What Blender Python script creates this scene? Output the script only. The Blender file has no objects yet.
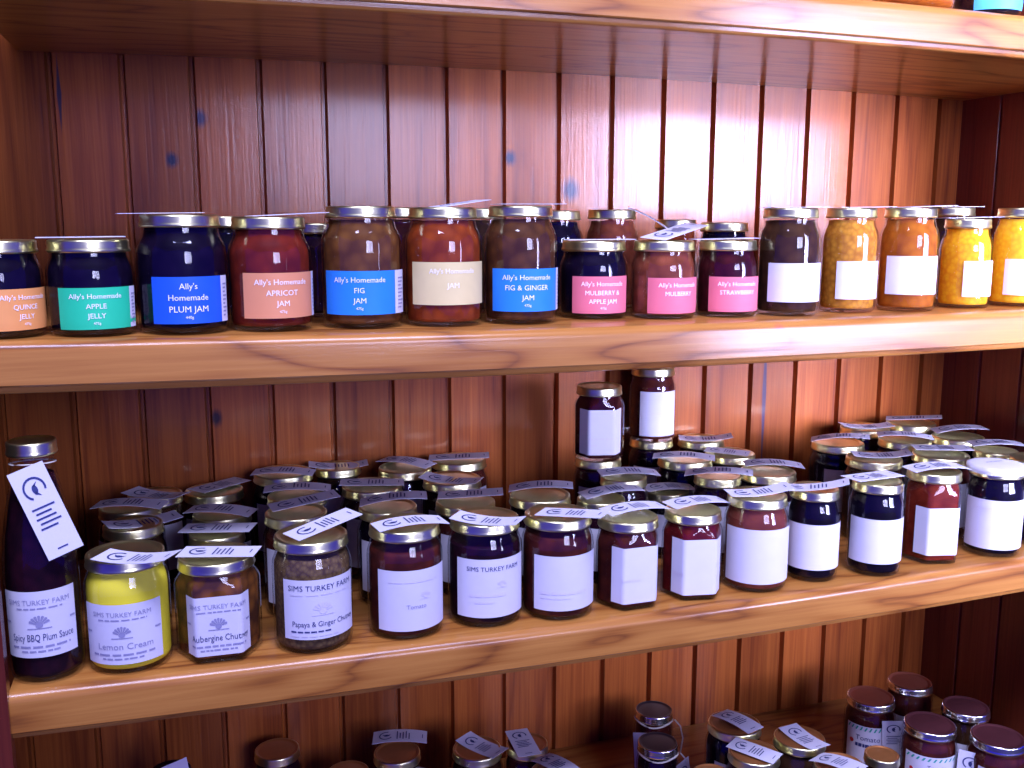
import bpy, bmesh, math, random
from mathutils import Vector, Matrix
random.seed(7)
scene = bpy.context.scene
COL = scene.collection

# ---------------------------------------------------------------- camera, world, daylight, exposure
DEPTH, THICK = 0.3499, 0.0377          # shelf depth and thickness in metres
cam_data = bpy.data.cameras.new('camera')
cam_data.sensor_fit = 'HORIZONTAL'
cam_data.sensor_width = 36.0
cam_data.lens = 36.0 * 987.0 / 1024.0
cam_data.clip_start = 0.02
cam = bpy.data.objects.new('camera', cam_data)
COL.objects.link(cam)
_yaw, _pitch, _roll = 0.3162, 0.1666, 0.0012
_fwd = Vector((math.sin(_yaw) * math.cos(_pitch), math.cos(_yaw) * math.cos(_pitch), -math.sin(_pitch)))
_right = Vector((math.cos(_yaw), -math.sin(_yaw), 0))
_up = _right.cross(_fwd)
_r2 = math.cos(_roll) * _right + math.sin(_roll) * _up
_u2 = -math.sin(_roll) * _right + math.cos(_roll) * _up
cam.matrix_world = Matrix(((_r2.x, _u2.x, -_fwd.x, 0.0), (_r2.y, _u2.y, -_fwd.y, -0.8822),
                           (_r2.z, _u2.z, -_fwd.z, 1.15), (0, 0, 0, 1)))
scene.camera = cam

scene.view_settings.view_transform = 'Standard'
scene.view_settings.look = 'None'
scene.view_settings.gamma = 1.0
scene.view_settings.use_curve_mapping = False
scene.view_settings.exposure = 0.0

world = bpy.data.worlds.new('blue_ambient_fill')
scene.world = world
world.use_nodes = True
_bg = world.node_tree.nodes['Background']
_bg.inputs['Color'].default_value = (0.035, 0.02, 1.0, 1)      # blue ambient fill, added to turn the dark tones navy
_bg.inputs['Strength'].default_value = 0.72


def window_light(name, loc, target, w, h, radiance, color, spread=180.0):
    """Daylight of one window of the shop: a rectangle of even sky."""
    L = bpy.data.lights.new(name, 'AREA')
    L.shape = 'RECTANGLE'
    L.size, L.size_y = w, h
    L.energy = radiance * w * h * math.pi
    L.color = color
    L.spread = math.radians(spread)                   # beam narrowed to shape the falloff to the left, no reveal built
    o = bpy.data.objects.new(name, L)
    COL.objects.link(o)
    o.location = loc
    o.rotation_euler = (Vector(target) - Vector(loc)).to_track_quat('-Z', 'Y').to_euler()
    return o


LILAC = (0.60, 0.60, 1.0)
window_light('side_window_daylight', (1.55, -1.15, 1.38), (1.02, 0.40, 1.30), 0.66, 1.10, 10.0, LILAC, 48)
window_light('shop_door_daylight', (0.85, -2.60, 1.58), (0.80, 0.0, 1.42), 0.90, 0.8, 6.0, LILAC, 80)
window_light('skylight_daylight', (0.14, -0.95, 2.60), (0.14, -0.25, 1.10), 1.3, 0.5, 43.0, LILAC)

# ---------------------------------------------------------------- where each jar stands: x, y, z of its base, radius, height (metres)
J={'F0':(-0.1365,0.0452,0.7472,0.0310,0.2117),
'F1':(-0.0672,0.0548,0.7456,0.0373,0.1046),
'F2':(0.0121,0.0556,0.7439,0.0376,0.0951),
'F3':(0.0998,0.0517,0.7425,0.0379,0.1090),
'F4':(0.1924,0.0579,0.7414,0.0378,0.1098),
'F5':(0.2774,0.0632,0.7408,0.0384,0.1079),
'F6':(0.3553,0.0569,0.7406,0.0380,0.1066),
'F7':(0.4357,0.0562,0.7406,0.0349,0.0960),
'F8':(0.5137,0.0564,0.7410,0.0334,0.0955),
'F9':(0.5931,0.0553,0.7416,0.0356,0.1052),
'F10':(0.6682,0.0556,0.7425,0.0294,0.1053),
'F11':(0.7461,0.0459,0.7438,0.0304,0.1083),
'F12':(0.8353,0.0566,0.7456,0.0333,0.1090),
'F13':(0.9201,0.0475,0.7476,0.0324,0.1070),
'F14':(0.9950,0.0620,0.7498,0.0330,0.1060),
'R1':(-0.0643,0.1329,0.7455,0.0310,0.1040),
'R2':(0.0149,0.1235,0.7439,0.0298,0.0920),
'R3':(-0.0703,0.1997,0.7456,0.0337,0.1040),
'R4':(0.0220,0.1861,0.7438,0.0332,0.0935),
'R5':(-0.0475,0.2646,0.7451,0.0320,0.0980),
'R6':(0.0165,0.2942,0.7439,0.0363,0.0905),
'G1':(0.0946,0.1292,0.7426,0.0348,0.1055),
'G2':(0.1029,0.1996,0.7425,0.0349,0.1040),
'G3':(0.0970,0.3008,0.7426,0.0375,0.1055),
'G4':(0.1647,0.3132,0.7417,0.0300,0.1055),
'G5':(0.1902,0.2191,0.7415,0.0375,0.1040),
'G6':(0.2443,0.2913,0.7410,0.0358,0.1040),
'G7':(0.1924,0.1351,0.7414,0.0339,0.1025),
'G8':(0.2867,0.2234,0.7408,0.0375,0.1040),
'G9':(0.3184,0.3088,0.7406,0.0375,0.1055),
'G10':(0.2802,0.1398,0.7408,0.0360,0.0995),
'G11':(0.3670,0.1369,0.7405,0.0375,0.1010),
'H1':(0.4367,0.1244,0.7406,0.0300,0.0935),
'H2':(0.5455,0.1739,0.7412,0.0300,0.0800),
'H5':(0.4826,0.1640,0.7408,0.0300,0.1055),
'H6':(0.5947,0.2212,0.7416,0.0375,0.1055),
'H7':(0.6660,0.3091,0.7425,0.0344,0.1055),
'H8':(0.6703,0.2382,0.7426,0.0355,0.1010),
'H9':(0.5931,0.1359,0.7416,0.0300,0.1040),
'H10':(0.6629,0.1359,0.7425,0.0365,0.1025),
'I1':(0.8300,0.2270,0.7455,0.0375,0.1040),
'I2':(0.9207,0.2883,0.7477,0.0375,0.1040),
'I3':(0.9996,0.2866,0.7499,0.0375,0.1040),
'I4':(0.9226,0.2060,0.7477,0.0375,0.1040),
'I5':(1.0054,0.1987,0.7501,0.0375,0.1010),
'I6':(0.8197,0.1388,0.7452,0.0375,0.1040),
'I7':(0.9075,0.1201,0.7473,0.0375,0.1040),
'I8':(1.0015,0.1258,0.7500,0.0300,0.0980),
'U3':(0.4835,0.2434,0.7408,0.0315,0.1100),
'U4':(0.5903,0.3103,0.7416,0.0318,0.1120),
'H3':(0.4835,0.2434,0.8508,0.0308,0.0923),
'H4':(0.5903,0.3103,0.8536,0.0316,0.0990),
'la':(0.0761,0.2936,0.3950,0.0298,0.1000),
'lb':(0.2157,0.2318,0.3950,0.0312,0.1050),
'lc':(0.3122,0.2103,0.3950,0.0330,0.1050),
'ld':(0.3752,0.2023,0.3950,0.0285,0.1050),
'le':(0.3832,0.1305,0.3950,0.0296,0.1050),
'lg':(0.1550,0.2316,0.3950,0.0280,0.0900),
'lf':(0.2380,0.1650,0.3950,0.0290,0.0900),
'st1':(0.5764,0.2530,0.3950,0.0270,0.0920),
'st2':(0.5434,0.1744,0.3950,0.0273,0.0920),
'ma':(0.6491,0.1657,0.3950,0.0369,0.1050),
'mb':(0.7093,0.1091,0.3950,0.0347,0.1050),
'mc':(0.6350,0.0957,0.3950,0.0340,0.1050),
'md':(0.7178,0.0379,0.3950,0.0330,0.1050),
'mh':(0.5735,0.0900,0.3950,0.0260,0.0900),
'J1':(0.8670,0.1726,0.3950,0.0341,0.1050),
'J2':(0.9491,0.1931,0.3950,0.0327,0.1050),
'J3':(0.8922,0.0868,0.3950,0.0350,0.1050),
'J5':(0.9708,0.1092,0.3950,0.0328,0.1050),
'J4':(0.9514,0.0331,0.3950,0.0354,0.1050),
'sm':(0.7980,0.0614,0.3950,0.0230,0.0920),
'P1':(-0.1543,0.0480,1.0506,0.0366,0.0797),
'P2':(-0.0805,0.0526,1.0495,0.0362,0.0811),
'P3':(-0.0046,0.0571,1.0484,0.0393,0.1033),
'P4':(0.0729,0.0648,1.0475,0.0380,0.1023),
'P5':(0.1599,0.0721,1.0466,0.0383,0.1133),
'P6':(0.2404,0.0709,1.0459,0.0381,0.1134),
'P7':(0.3210,0.0717,1.0454,0.0370,0.1157),
'P8':(0.4139,0.1026,1.0450,0.0368,0.0810),
'P9':(0.4853,0.0791,1.0449,0.0348,0.0811),
'P10':(0.5605,0.0752,1.0449,0.0332,0.0813),
'L1':(0.6295,0.0631,1.0451,0.0335,0.1153),
'L2':(0.7140,0.0711,1.0454,0.0310,0.1153),
'L3':(0.7843,0.0584,1.0459,0.0322,0.1151),
'L4':(0.8658,0.0585,1.0466,0.0288,0.1024),
'L5':(0.9390,0.0525,1.0473,0.0310,0.1141),
'K1':(0.4081,0.2000,1.0450,0.0311,0.1129),
'K2':(0.4773,0.2000,1.0449,0.0322,0.1144),
'KA':(0.2217,0.1850,1.0460,0.0275,0.1144),
'KB':(0.1303,0.1800,1.0468,0.0268,0.0969),
'KD':(0.3126,0.1850,1.0454,0.0282,0.1143),
'K3':(0.5660,0.2100,1.0450,0.0270,0.1029),
'K4':(0.6214,0.1900,1.0451,0.0308,0.0994),
'KF':(0.9355,0.1650,1.0475,0.0326,0.1156),
'KG':(0.0389,0.1700,1.0478,0.0248,0.1028)}
LAB={'P1':(-0.164,1.696,0.0060,0.0402),
'P2':(-0.704,1.265,0.0060,0.0412),
'P3':(-0.695,1.163,0.0095,0.0502),
'P4':(-0.749,1.453,0.0120,0.0529),
'P5':(-1.211,1.224,0.0131,0.0540),
'P6':(-1.128,1.112,0.0211,0.0619),
'P7':(-1.151,1.209,0.0130,0.0550),
'P8':(-1.017,0.823,0.0060,0.0447),
'P9':(-0.930,1.035,0.0060,0.0433),
'P10':(-1.117,0.860,0.0060,0.0432),
'L1':(-1.241,0.953,0.0152,0.0569),
'L2':(-1.051,0.902,0.0152,0.0571),
'L3':(-1.440,0.568,0.0191,0.0619),
'L4':(-0.774,0.804,0.0140,0.0546),
'L5':(-1.258,0.757,0.0140,0.0555),
'F0':(-1.05,1.02,0.0250,0.0850),
'F1':(-1.092,0.859,0.0104,0.0662),
'F2':(-0.923,0.839,0.0082,0.0647),
'F3':(-0.875,1.137,0.0158,0.0742),
'F4':(-0.960,1.124,0.0102,0.0718),
'F5':(-1.079,1.016,0.0120,0.0731),
'F6':(-1.023,1.032,0.0119,0.0701),
'F7':(-0.952,0.971,0.0084,0.0714),
'F8':(-1.238,0.848,0.0070,0.0702),
'F9':(-1.595,0.975,0.0106,0.0725),
'F10':(-1.705,0.926,0.0150,0.0678),
'F11':(-1.708,0.868,0.0158,0.0680),
'F12':(-1.306,0.817,0.0116,0.0690),
'F13':(-1.891,0.766,0.0101,0.0706),
'F14':(-0.948,0.724,0.0071,0.0716),
'H3':(-1.351,0.842,0.0090,0.0657),
'H4':(-0.977,0.736,0.0089,0.0711),
'J1':(-1.594,0.529,0.0214,0.0838),
'J3':(-1.563,0.799,0.0309,0.0900),
'J4':(-1.369,0.423,0.0379,0.0874)}
TAG={'F1':(-0.0193,-0.0142,0.1061,0.0427,-0.0504,0.1115),
'F2':(-0.0312,0.0035,0.0966,0.0366,-0.0205,0.0987),
'F3':(-0.0206,-0.0191,0.1105,0.0439,0.0107,0.1224),
'F4':(-0.0329,-0.0200,0.1113,0.0384,-0.0100,0.1091),
'F5':(-0.0309,0.0024,0.1094,0.0257,-0.0420,0.1118),
'F6':(-0.0210,-0.0034,0.1081,0.0315,-0.0521,0.1152),
'F7':(-0.0243,0.0050,0.0975,0.0474,0.0118,0.0980),
'F8':(-0.0259,0.0065,0.0970,0.0456,0.0136,0.0914),
'F9':(-0.0370,0.0014,0.1067,0.0332,-0.0126,0.1144),
'F10':(-0.0447,0.0023,0.1068,0.0160,-0.0396,0.1202),
'F11':(-0.0368,0.0020,0.1098,0.0345,0.0122,0.1075),
'F12':(-0.0402,-0.0029,0.1105,0.0311,-0.0127,0.1122),
'R1':(-0.0253,-0.0068,0.1055,0.0431,0.0156,0.1036),
'R2':(-0.0326,0.0125,0.0935,0.0352,-0.0117,0.0963),
'R3':(-0.0340,0.0019,0.1055,0.0350,-0.0185,0.1056),
'R4':(-0.0342,0.0112,0.0950,0.0317,-0.0177,0.0935),
'R5':(-0.0269,0.0140,0.0995,0.0302,-0.0299,0.1012),
'R6':(-0.0208,-0.0124,0.0920,0.0347,0.0335,0.0886),
'G1':(-0.0255,0.0105,0.1070,0.0455,0.0190,0.1157),
'G2':(-0.0341,0.0203,0.1055,0.0388,0.0100,0.1025),
'G3':(-0.0353,-0.0046,0.1070,0.0340,-0.0243,0.1064),
'G4':(-0.0348,0.0080,0.1070,0.0370,0.0000,0.1055),
'G5':(-0.0353,0.0102,0.1055,0.0365,-0.0052,0.1035),
'G6':(-0.0221,0.0352,0.1055,0.0295,-0.0149,0.1057),
'G7':(-0.0286,0.0094,0.1040,0.0420,-0.0048,0.1112),
'G8':(-0.0320,0.0141,0.1055,0.0266,-0.0277,0.1053),
'G9':(-0.0386,0.0032,0.1070,0.0348,-0.0178,0.1110),
'G10':(-0.0264,0.0198,0.1010,0.0434,-0.0008,0.1063),
'G11':(-0.0300,0.0216,0.1025,0.0385,-0.0041,0.1082),
'H1':(-0.0219,0.0038,0.0950,0.0499,0.0022,0.1005),
'H2':(-0.0290,0.0020,0.0815,0.0332,-0.0073,0.0778),
'H5':(-0.0274,0.0102,0.1070,0.0429,-0.0053,0.1052),
'H6':(-0.0418,0.0071,0.1070,0.0255,-0.0313,0.1090),
'H7':(-0.0322,0.0036,0.1070,0.0334,-0.0257,0.1126),
'H8':(-0.0265,0.0180,0.1025,0.0178,-0.0181,0.0978),
'H9':(-0.0388,0.0091,0.1055,0.0288,-0.0318,0.1112),
'H10':(-0.0152,0.0302,0.1040,0.0507,0.0013,0.1027),
'I1':(-0.0345,0.0121,0.1055,0.0251,-0.0327,0.1152),
'I2':(-0.0313,0.0132,0.1055,0.0367,-0.0103,0.1073),
'I3':(-0.0267,0.0218,0.1055,0.0306,-0.0276,0.1146),
'I4':(-0.0275,0.0234,0.1055,0.0324,-0.0165,0.1057),
'I5':(-0.0205,0.0252,0.1025,0.0470,0.0011,0.1088),
'I6':(-0.0214,0.0158,0.1055,0.0435,-0.0149,0.1104),
'I7':(-0.0177,0.0309,0.1055,0.0478,0.0011,0.1075),
'I8':(-0.0155,0.0300,0.0995,0.0513,0.0030,0.1002),
'lb':(-0.0233,0.0359,0.1065,0.0425,0.0197,0.1044),
'lc':(-0.0103,0.0283,0.1065,0.0240,-0.0233,0.1028),
'ld':(-0.0047,0.0296,0.1065,-0.0072,-0.0324,0.1065),
'le':(-0.0052,0.0314,0.1065,0.0148,-0.0268,0.1138),
'ma':(-0.0078,0.0251,0.1065,0.0108,-0.0340,0.1098),
'mb':(-0.0014,0.0247,0.1065,0.0064,-0.0368,0.1088),
'mc':(-0.0175,0.0252,0.1065,0.0169,-0.0264,0.1066),
'md':(-0.0198,0.0202,0.1065,0.0008,-0.0371,0.1182),
'lf':(-0.0138,0.0391,0.0915,0.0149,-0.0152,0.0999)}

# ---------------------------------------------------------------- material helpers
def new_mat(name):
    m = bpy.data.materials.new(name)
    m.use_nodes = True
    nt = m.node_tree
    nt.nodes.clear()
    out = nt.nodes.new('ShaderNodeOutputMaterial')
    return m, nt, out


def N(nt, kind, **kw):
    n = nt.nodes.new(kind)
    for k, v in kw.items():
        if hasattr(n, k):
            setattr(n, k, v)
        else:
            n.inputs[k].default_value = v
    return n


def math_n(nt, op, a, b=None, clamp=False):
    n = nt.nodes.new('ShaderNodeMath')
    n.operation = op
    n.use_clamp = clamp
    for i, v in enumerate((a, b)):
        if v is None:
            continue
        if isinstance(v, (int, float)):
            n.inputs[i].default_value = v
        else:
            nt.links.new(v, n.inputs[i])
    return n.outputs[0]


def mix_rgb(nt, fac, a, b, blend='MIX'):
    n = nt.nodes.new('ShaderNodeMix')
    n.data_type = 'RGBA'
    n.blend_type = blend
    for sock, v in ((n.inputs[0], fac), (n.inputs[6], a), (n.inputs[7], b)):
        if isinstance(v, (int, float)):
            sock.default_value = v
        elif isinstance(v, tuple):
            sock.default_value = (*v, 1) if len(v) == 3 else v
        else:
            nt.links.new(v, sock)
    return n.outputs[2]


def ramp(nt, fac, stops):
    n = nt.nodes.new('ShaderNodeValToRGB')
    el = n.color_ramp.elements
    while len(el) < len(stops):
        el.new(0.5)
    for e, (p, c) in zip(el, stops):
        e.position = p
        e.color = (*c, 1)
    nt.links.new(fac, n.inputs[0])
    return n.outputs[0]


def wood(name, grain_axis, light, mid, dark, knots=(), boards=None, coat=1.0, rough=0.10, figure=0.5, streaks=()):
    """Varnished pine: fine grain along grain_axis, growth-ring figure, knots at given points."""
    m, nt, out = new_mat(name)
    tc = nt.nodes.new('ShaderNodeTexCoord')
    P = tc.outputs['Object']
    sep = nt.nodes.new('ShaderNodeSeparateXYZ')
    nt.links.new(P, sep.inputs[0])
    x, y, z = sep.outputs
    board = None
    if boards is not None:
        b0, bw, ax = boards
        src = x if ax == 'x' else y
        board = math_n(nt, 'FLOOR', math_n(nt, 'DIVIDE', math_n(nt, 'SUBTRACT', src, b0), bw))
        wn = nt.nodes.new('ShaderNodeTexWhiteNoise')
        wn.noise_dimensions = '1D'
        nt.links.new(board, wn.inputs['W'])
        rnd = wn.outputs['Value']
        off = math_n(nt, 'MULTIPLY', board, 3.71)
    comb = nt.nodes.new('ShaderNodeCombineXYZ')
    sc = {'x': (2.2, 75, 75), 'z': (105, 105, 2.2)}[grain_axis]
    for i, s in enumerate((x, y, z)):
        v = math_n(nt, 'MULTIPLY', s, sc[i])
        if board is not None and i == 2:
            v = math_n(nt, 'ADD', v, off)
        nt.links.new(v, comb.inputs[i])
    n1 = N(nt, 'ShaderNodeTexNoise', **{'Scale': 2.4, 'Detail': 5.0, 'Roughness': 0.62, 'Distortion': 0.3})
    nt.links.new(comb.outputs[0], n1.inputs['Vector'])
    # growth rings: long bands bent by low noise
    comb2 = nt.nodes.new('ShaderNodeCombineXYZ')
    sc2 = {'x': (4.0, 24, 24), 'z': (14, 14, 1.3)}[grain_axis]
    for i, s in enumerate((x, y, z)):
        v = math_n(nt, 'MULTIPLY', s, sc2[i])
        if board is not None and i == 2:
            v = math_n(nt, 'ADD', v, off)
        nt.links.new(v, comb2.inputs[i])
    n2 = N(nt, 'ShaderNodeTexNoise', **{'Scale': 1.0, 'Detail': 1.5, 'Roughness': 0.4})
    nt.links.new(comb2.outputs[0], n2.inputs['Vector'])
    ring = math_n(nt, 'PINGPONG', math_n(nt, 'MULTIPLY', n2.outputs['Fac'], 9.0), 1.0)
    ring = math_n(nt, 'SUBTRACT', 1.0, math_n(nt, 'POWER', ring, 3.0))
    t = math_n(nt, 'ADD', math_n(nt, 'MULTIPLY', n1.outputs['Fac'], 1.0 - figure * 0.6),
               math_n(nt, 'MULTIPLY', ring, figure * 0.6))
    col = ramp(nt, t, ((0.22, dark), (0.48, mid), (0.78, light)))
    if board is not None:
        br = math_n(nt, 'ADD', math_n(nt, 'MULTIPLY', rnd, 0.42), 0.74)
        bc = nt.nodes.new('ShaderNodeCombineXYZ')
        for i in range(3):
            nt.links.new(br, bc.inputs[i])
        col = mix_rgb(nt, 1.0, col, bc.outputs[0], 'MULTIPLY')
    for (kx, ky, kz, kr, kc) in knots:
        d = nt.nodes.new('ShaderNodeCombineXYZ')
        for i, (s, c, q) in enumerate(((x, kx, 1.0), (y, ky, 1.0), (z, kz, 0.75))):
            nt.links.new(math_n(nt, 'MULTIPLY', math_n(nt, 'SUBTRACT', s, c), q), d.inputs[i])
        ln = nt.nodes.new('ShaderNodeVectorMath')
        ln.operation = 'LENGTH'
        nt.links.new(d.outputs[0], ln.inputs[0])
        r = math_n(nt, 'DIVIDE', ln.outputs['Value'], kr)
        wob = math_n(nt, 'ADD', r, math_n(nt, 'MULTIPLY', math_n(nt, 'SUBTRACT', n1.outputs['Fac'], 0.5), 0.8))
        f = math_n(nt, 'SUBTRACT', 1.55, math_n(nt, 'MULTIPLY', wob, 1.1), True)
        col = mix_rgb(nt, f, col, kc)
    for (sx, sz, hw, hh, ax) in streaks:
        u = x if ax == 'x' else y
        dx = math_n(nt, 'DIVIDE', math_n(nt, 'ABSOLUTE', math_n(nt, 'SUBTRACT', u, sx)), hw)
        dz = math_n(nt, 'DIVIDE', math_n(nt, 'ABSOLUTE', math_n(nt, 'SUBTRACT', z, sz)), hh)
        f = math_n(nt, 'MULTIPLY', math_n(nt, 'SUBTRACT', 1.0, math_n(nt, 'ADD', dx, dz)), 3.0, True)
        col = mix_rgb(nt, f, col, (0.05, 0.03, 0.06))
    p = N(nt, 'ShaderNodeBsdfPrincipled', **{'Roughness': 0.42, 'Coat Weight': coat, 'Coat Roughness': rough,
                                             'Coat IOR': 1.5, 'Specular IOR Level': 0.12})
    nt.links.new(col, p.inputs['Base Color'])
    bump = N(nt, 'ShaderNodeBump', **{'Strength': 0.12, 'Distance': 0.002})
    nt.links.new(n1.outputs['Fac'], bump.inputs['Height'])
    nt.links.new(bump.outputs[0], p.inputs['Normal'])
    nt.links.new(bump.outputs[0], p.inputs['Coat Normal'])
    nt.links.new(p.outputs[0], out.inputs[0])
    return m


def plain(name, col, rough=0.5, metal=0.0, spec=0.5, var=0.0, scale=60.0, coat=0.0):
    """A plain surface with a slight procedural mottling."""
    m, nt, out = new_mat(name)
    p = N(nt, 'ShaderNodeBsdfPrincipled', **{'Roughness': rough, 'Metallic': metal, 'Specular IOR Level': spec,
                                             'Coat Weight': coat, 'Coat Roughness': 0.05})
    tc = nt.nodes.new('ShaderNodeTexCoord')
    n = N(nt, 'ShaderNodeTexNoise', **{'Scale': scale, 'Detail': 3.0})
    nt.links.new(tc.outputs['Object'], n.inputs['Vector'])
    lo = tuple(max(0.0, c * (1 - var)) for c in col)
    hi = tuple(min(1.0, c * (1 + var)) for c in col)
    nt.links.new(ramp(nt, n.outputs['Fac'], ((0.3, lo), (0.7, hi))), p.inputs['Base Color'])
    nt.links.new(p.outputs[0], out.inputs[0])
    return m


def jam_mat(name, col, col2=None, scale=90.0, trans=0.0):
    """Jam seen through the glass: mottled colour, a little light passing through."""
    m, nt, out = new_mat(name)
    tc = nt.nodes.new('ShaderNodeTexCoord')
    v = N(nt, 'ShaderNodeTexVoronoi', **{'Scale': scale})
    n = N(nt, 'ShaderNodeTexNoise', **{'Scale': scale * 0.6, 'Detail': 4.0})
    nt.links.new(tc.outputs['Object'], v.inputs['Vector'])
    nt.links.new(tc.outputs['Object'], n.inputs['Vector'])
    f = math_n(nt, 'ADD', math_n(nt, 'MULTIPLY', v.outputs['Distance'], 0.6), math_n(nt, 'MULTIPLY', n.outputs['Fac'], 0.5))
    col2 = col2 or tuple(c * 0.55 for c in col)
    c = ramp(nt, f, ((0.25, col), (0.75, col2)))
    p = N(nt, 'ShaderNodeBsdfPrincipled', **{'Roughness': 0.45, 'Specular IOR Level': 0.04})
    nt.links.new(c, p.inputs['Base Color'])
    if trans:
        t = nt.nodes.new('ShaderNodeBsdfTranslucent')
        nt.links.new(c, t.inputs['Color'])
        mx = N(nt, 'ShaderNodeMixShader')
        mx.inputs[0].default_value = trans
        nt.links.new(p.outputs[0], mx.inputs[1])
        nt.links.new(t.outputs[0], mx.inputs[2])
        nt.links.new(mx.outputs[0], out.inputs[0])
    else:
        nt.links.new(p.outputs[0], out.inputs[0])
    return m


def glass_mat():
    m, nt, out = new_mat('jar_glass')
    lw = N(nt, 'ShaderNodeLayerWeight', **{'Blend': 0.5})
    fr = math_n(nt, 'ADD', math_n(nt, 'MULTIPLY', math_n(nt, 'POWER', lw.outputs['Facing'], 5.0), 0.9), 0.045)
    t = nt.nodes.new('ShaderNodeBsdfTransparent')
    t.inputs['Color'].default_value = (0.93, 0.94, 0.97, 1)
    g = nt.nodes.new('ShaderNodeBsdfGlossy')
    g.inputs['Roughness'].default_value = 0.04
    tc = nt.nodes.new('ShaderNodeTexCoord')
    n = N(nt, 'ShaderNodeTexNoise', **{'Scale': 28.0, 'Detail': 1.0})
    nt.links.new(tc.outputs['Object'], n.inputs['Vector'])
    b = N(nt, 'ShaderNodeBump', **{'Strength': 0.15, 'Distance': 0.002})
    nt.links.new(n.outputs['Fac'], b.inputs['Height'])
    nt.links.new(b.outputs[0], g.inputs['Normal'])
    mx = nt.nodes.new('ShaderNodeMixShader')
    nt.links.new(fr, mx.inputs[0])
    nt.links.new(t.outputs[0], mx.inputs[1])
    nt.links.new(g.outputs[0], mx.inputs[2])
    nt.links.new(mx.outputs[0], out.inputs[0])
    return m


B0, BW = -0.1342, 0.075
BLUEKNOT = (0.02, 0.022, 0.06)
M = {}
M['back'] = wood('pine_boards', 'z', (0.42, 0.118, 0.022), (0.275, 0.066, 0.014), (0.135, 0.027, 0.009), boards=(B0, BW, 'x'), figure=0.35, rough=0.15, coat=0.42,
                 knots=((0.0226, DEPTH, 1.2638, 0.007, (0.05, 0.03, 0.08)), (-0.0106, DEPTH, 1.2157, 0.006, BLUEKNOT), (0.400, DEPTH, 1.2259, 0.007, BLUEKNOT),
                        (0.4844, DEPTH, 1.1864, 0.011, BLUEKNOT), (0.0239, DEPTH, 0.9094, 0.007, (0.03, 0.012, 0.02))),
                 streaks=((-0.1255, 1.285, 0.003, 0.05, 'x'), (0.785, 1.172, 0.005, 0.035, 'x'), (0.790, 0.90, 0.004, 0.16, 'x')))
M['side'] = wood('shaded_pine_side_panel', 'z', (0.17, 0.028, 0.016), (0.12, 0.018, 0.012), (0.065, 0.009, 0.008), boards=(0.05, BW, 'y'), figure=0.3, rough=0.2,  # pine darkened: the shade on the side panel is put into its colour
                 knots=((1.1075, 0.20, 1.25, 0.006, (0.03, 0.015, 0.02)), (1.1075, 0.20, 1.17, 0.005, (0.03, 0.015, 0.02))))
M['shelf'] = wood('pine_shelf', 'x', (0.44, 0.19, 0.042), (0.31, 0.113, 0.022), (0.14, 0.040, 0.011), figure=0.62, rough=0.19, coat=0.6,
                  knots=((0.58, 0.0, 1.035, 0.006, (0.5, 0.13, 0.06)),))
M['glass'] = glass_mat()
M['gold'] = plain('gold_tin', (0.88, 0.85, 0.46), 0.30, 1.0, 0.5, 0.06)
M['silver'] = plain('silver_tin', (0.80, 0.80, 0.74), 0.22, 1.0, 0.5, 0.06)
M['copper'] = plain('copper_reflection_tin', (0.30, 0.085, 0.05), 0.35, 0.5, 0.5, 0.08)  # red-brown of the reflected wood put into the lid-top colour
M['amber_lid'] = plain('amber_reflection_tin', (0.46, 0.19, 0.06), 0.32, 0.6, 0.5, 0.08)  # lid tops with the orange wood reflection painted into the base colour
M['dark_lid'] = plain('dark_red_lid_top', (0.09, 0.026, 0.03), 0.35, 0.3, 0.5, 0.1)  # dark red tone for lid tops
M['black_lid'] = plain('black_lacquer', (0.02, 0.016, 0.022), 0.3, 0.0, 0.5, 0.1)
M['paper'] = plain('white_paper', (0.60, 0.60, 0.70), 0.6, 0.0, 0.3, 0.02)
M['cover'] = plain('white_cover_paper', (0.60, 0.60, 0.70), 0.7, 0.0, 0.2, 0.03)
M['ink'] = plain('dark_blue_ink', (0.035, 0.045, 0.16), 0.6, 0.0, 0.2)
M['grey_ink'] = plain('soft_grey_ink', (0.26, 0.26, 0.42), 0.6, 0.0, 0.2)
M['faint_ink'] = plain('faint_ink', (0.60, 0.58, 0.68), 0.6, 0.0, 0.2)
M['white_ink'] = plain('white_ink', (0.88, 0.88, 0.88), 0.6, 0.0, 0.2)
M['green_ink'] = plain('green_ink', (0.04, 0.34, 0.27), 0.6, 0.0, 0.2)
M['red_ink'] = plain('red_ink', (0.50, 0.03, 0.03), 0.6, 0.0, 0.2)
M['twine'] = plain('pale_twine', (0.62, 0.58, 0.52), 0.9, 0.0, 0.1, 0.2, 900)
PAPER = {'orange': (0.78, 0.33, 0.10), 'teal': (0.02, 0.55, 0.27), 'royal': (0.012, 0.10, 0.62), 'salmon': (0.66, 0.27, 0.13), 'blue': (0.02, 0.22, 0.72),
         'cream': (0.66, 0.56, 0.27), 'pink': (0.64, 0.15, 0.20), 'sky': (0.08, 0.42, 0.72)}
for k, c in PAPER.items():
    M[k] = plain(k + '_label_paper', c, 0.55, 0.0, 0.3, 0.03)
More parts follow.
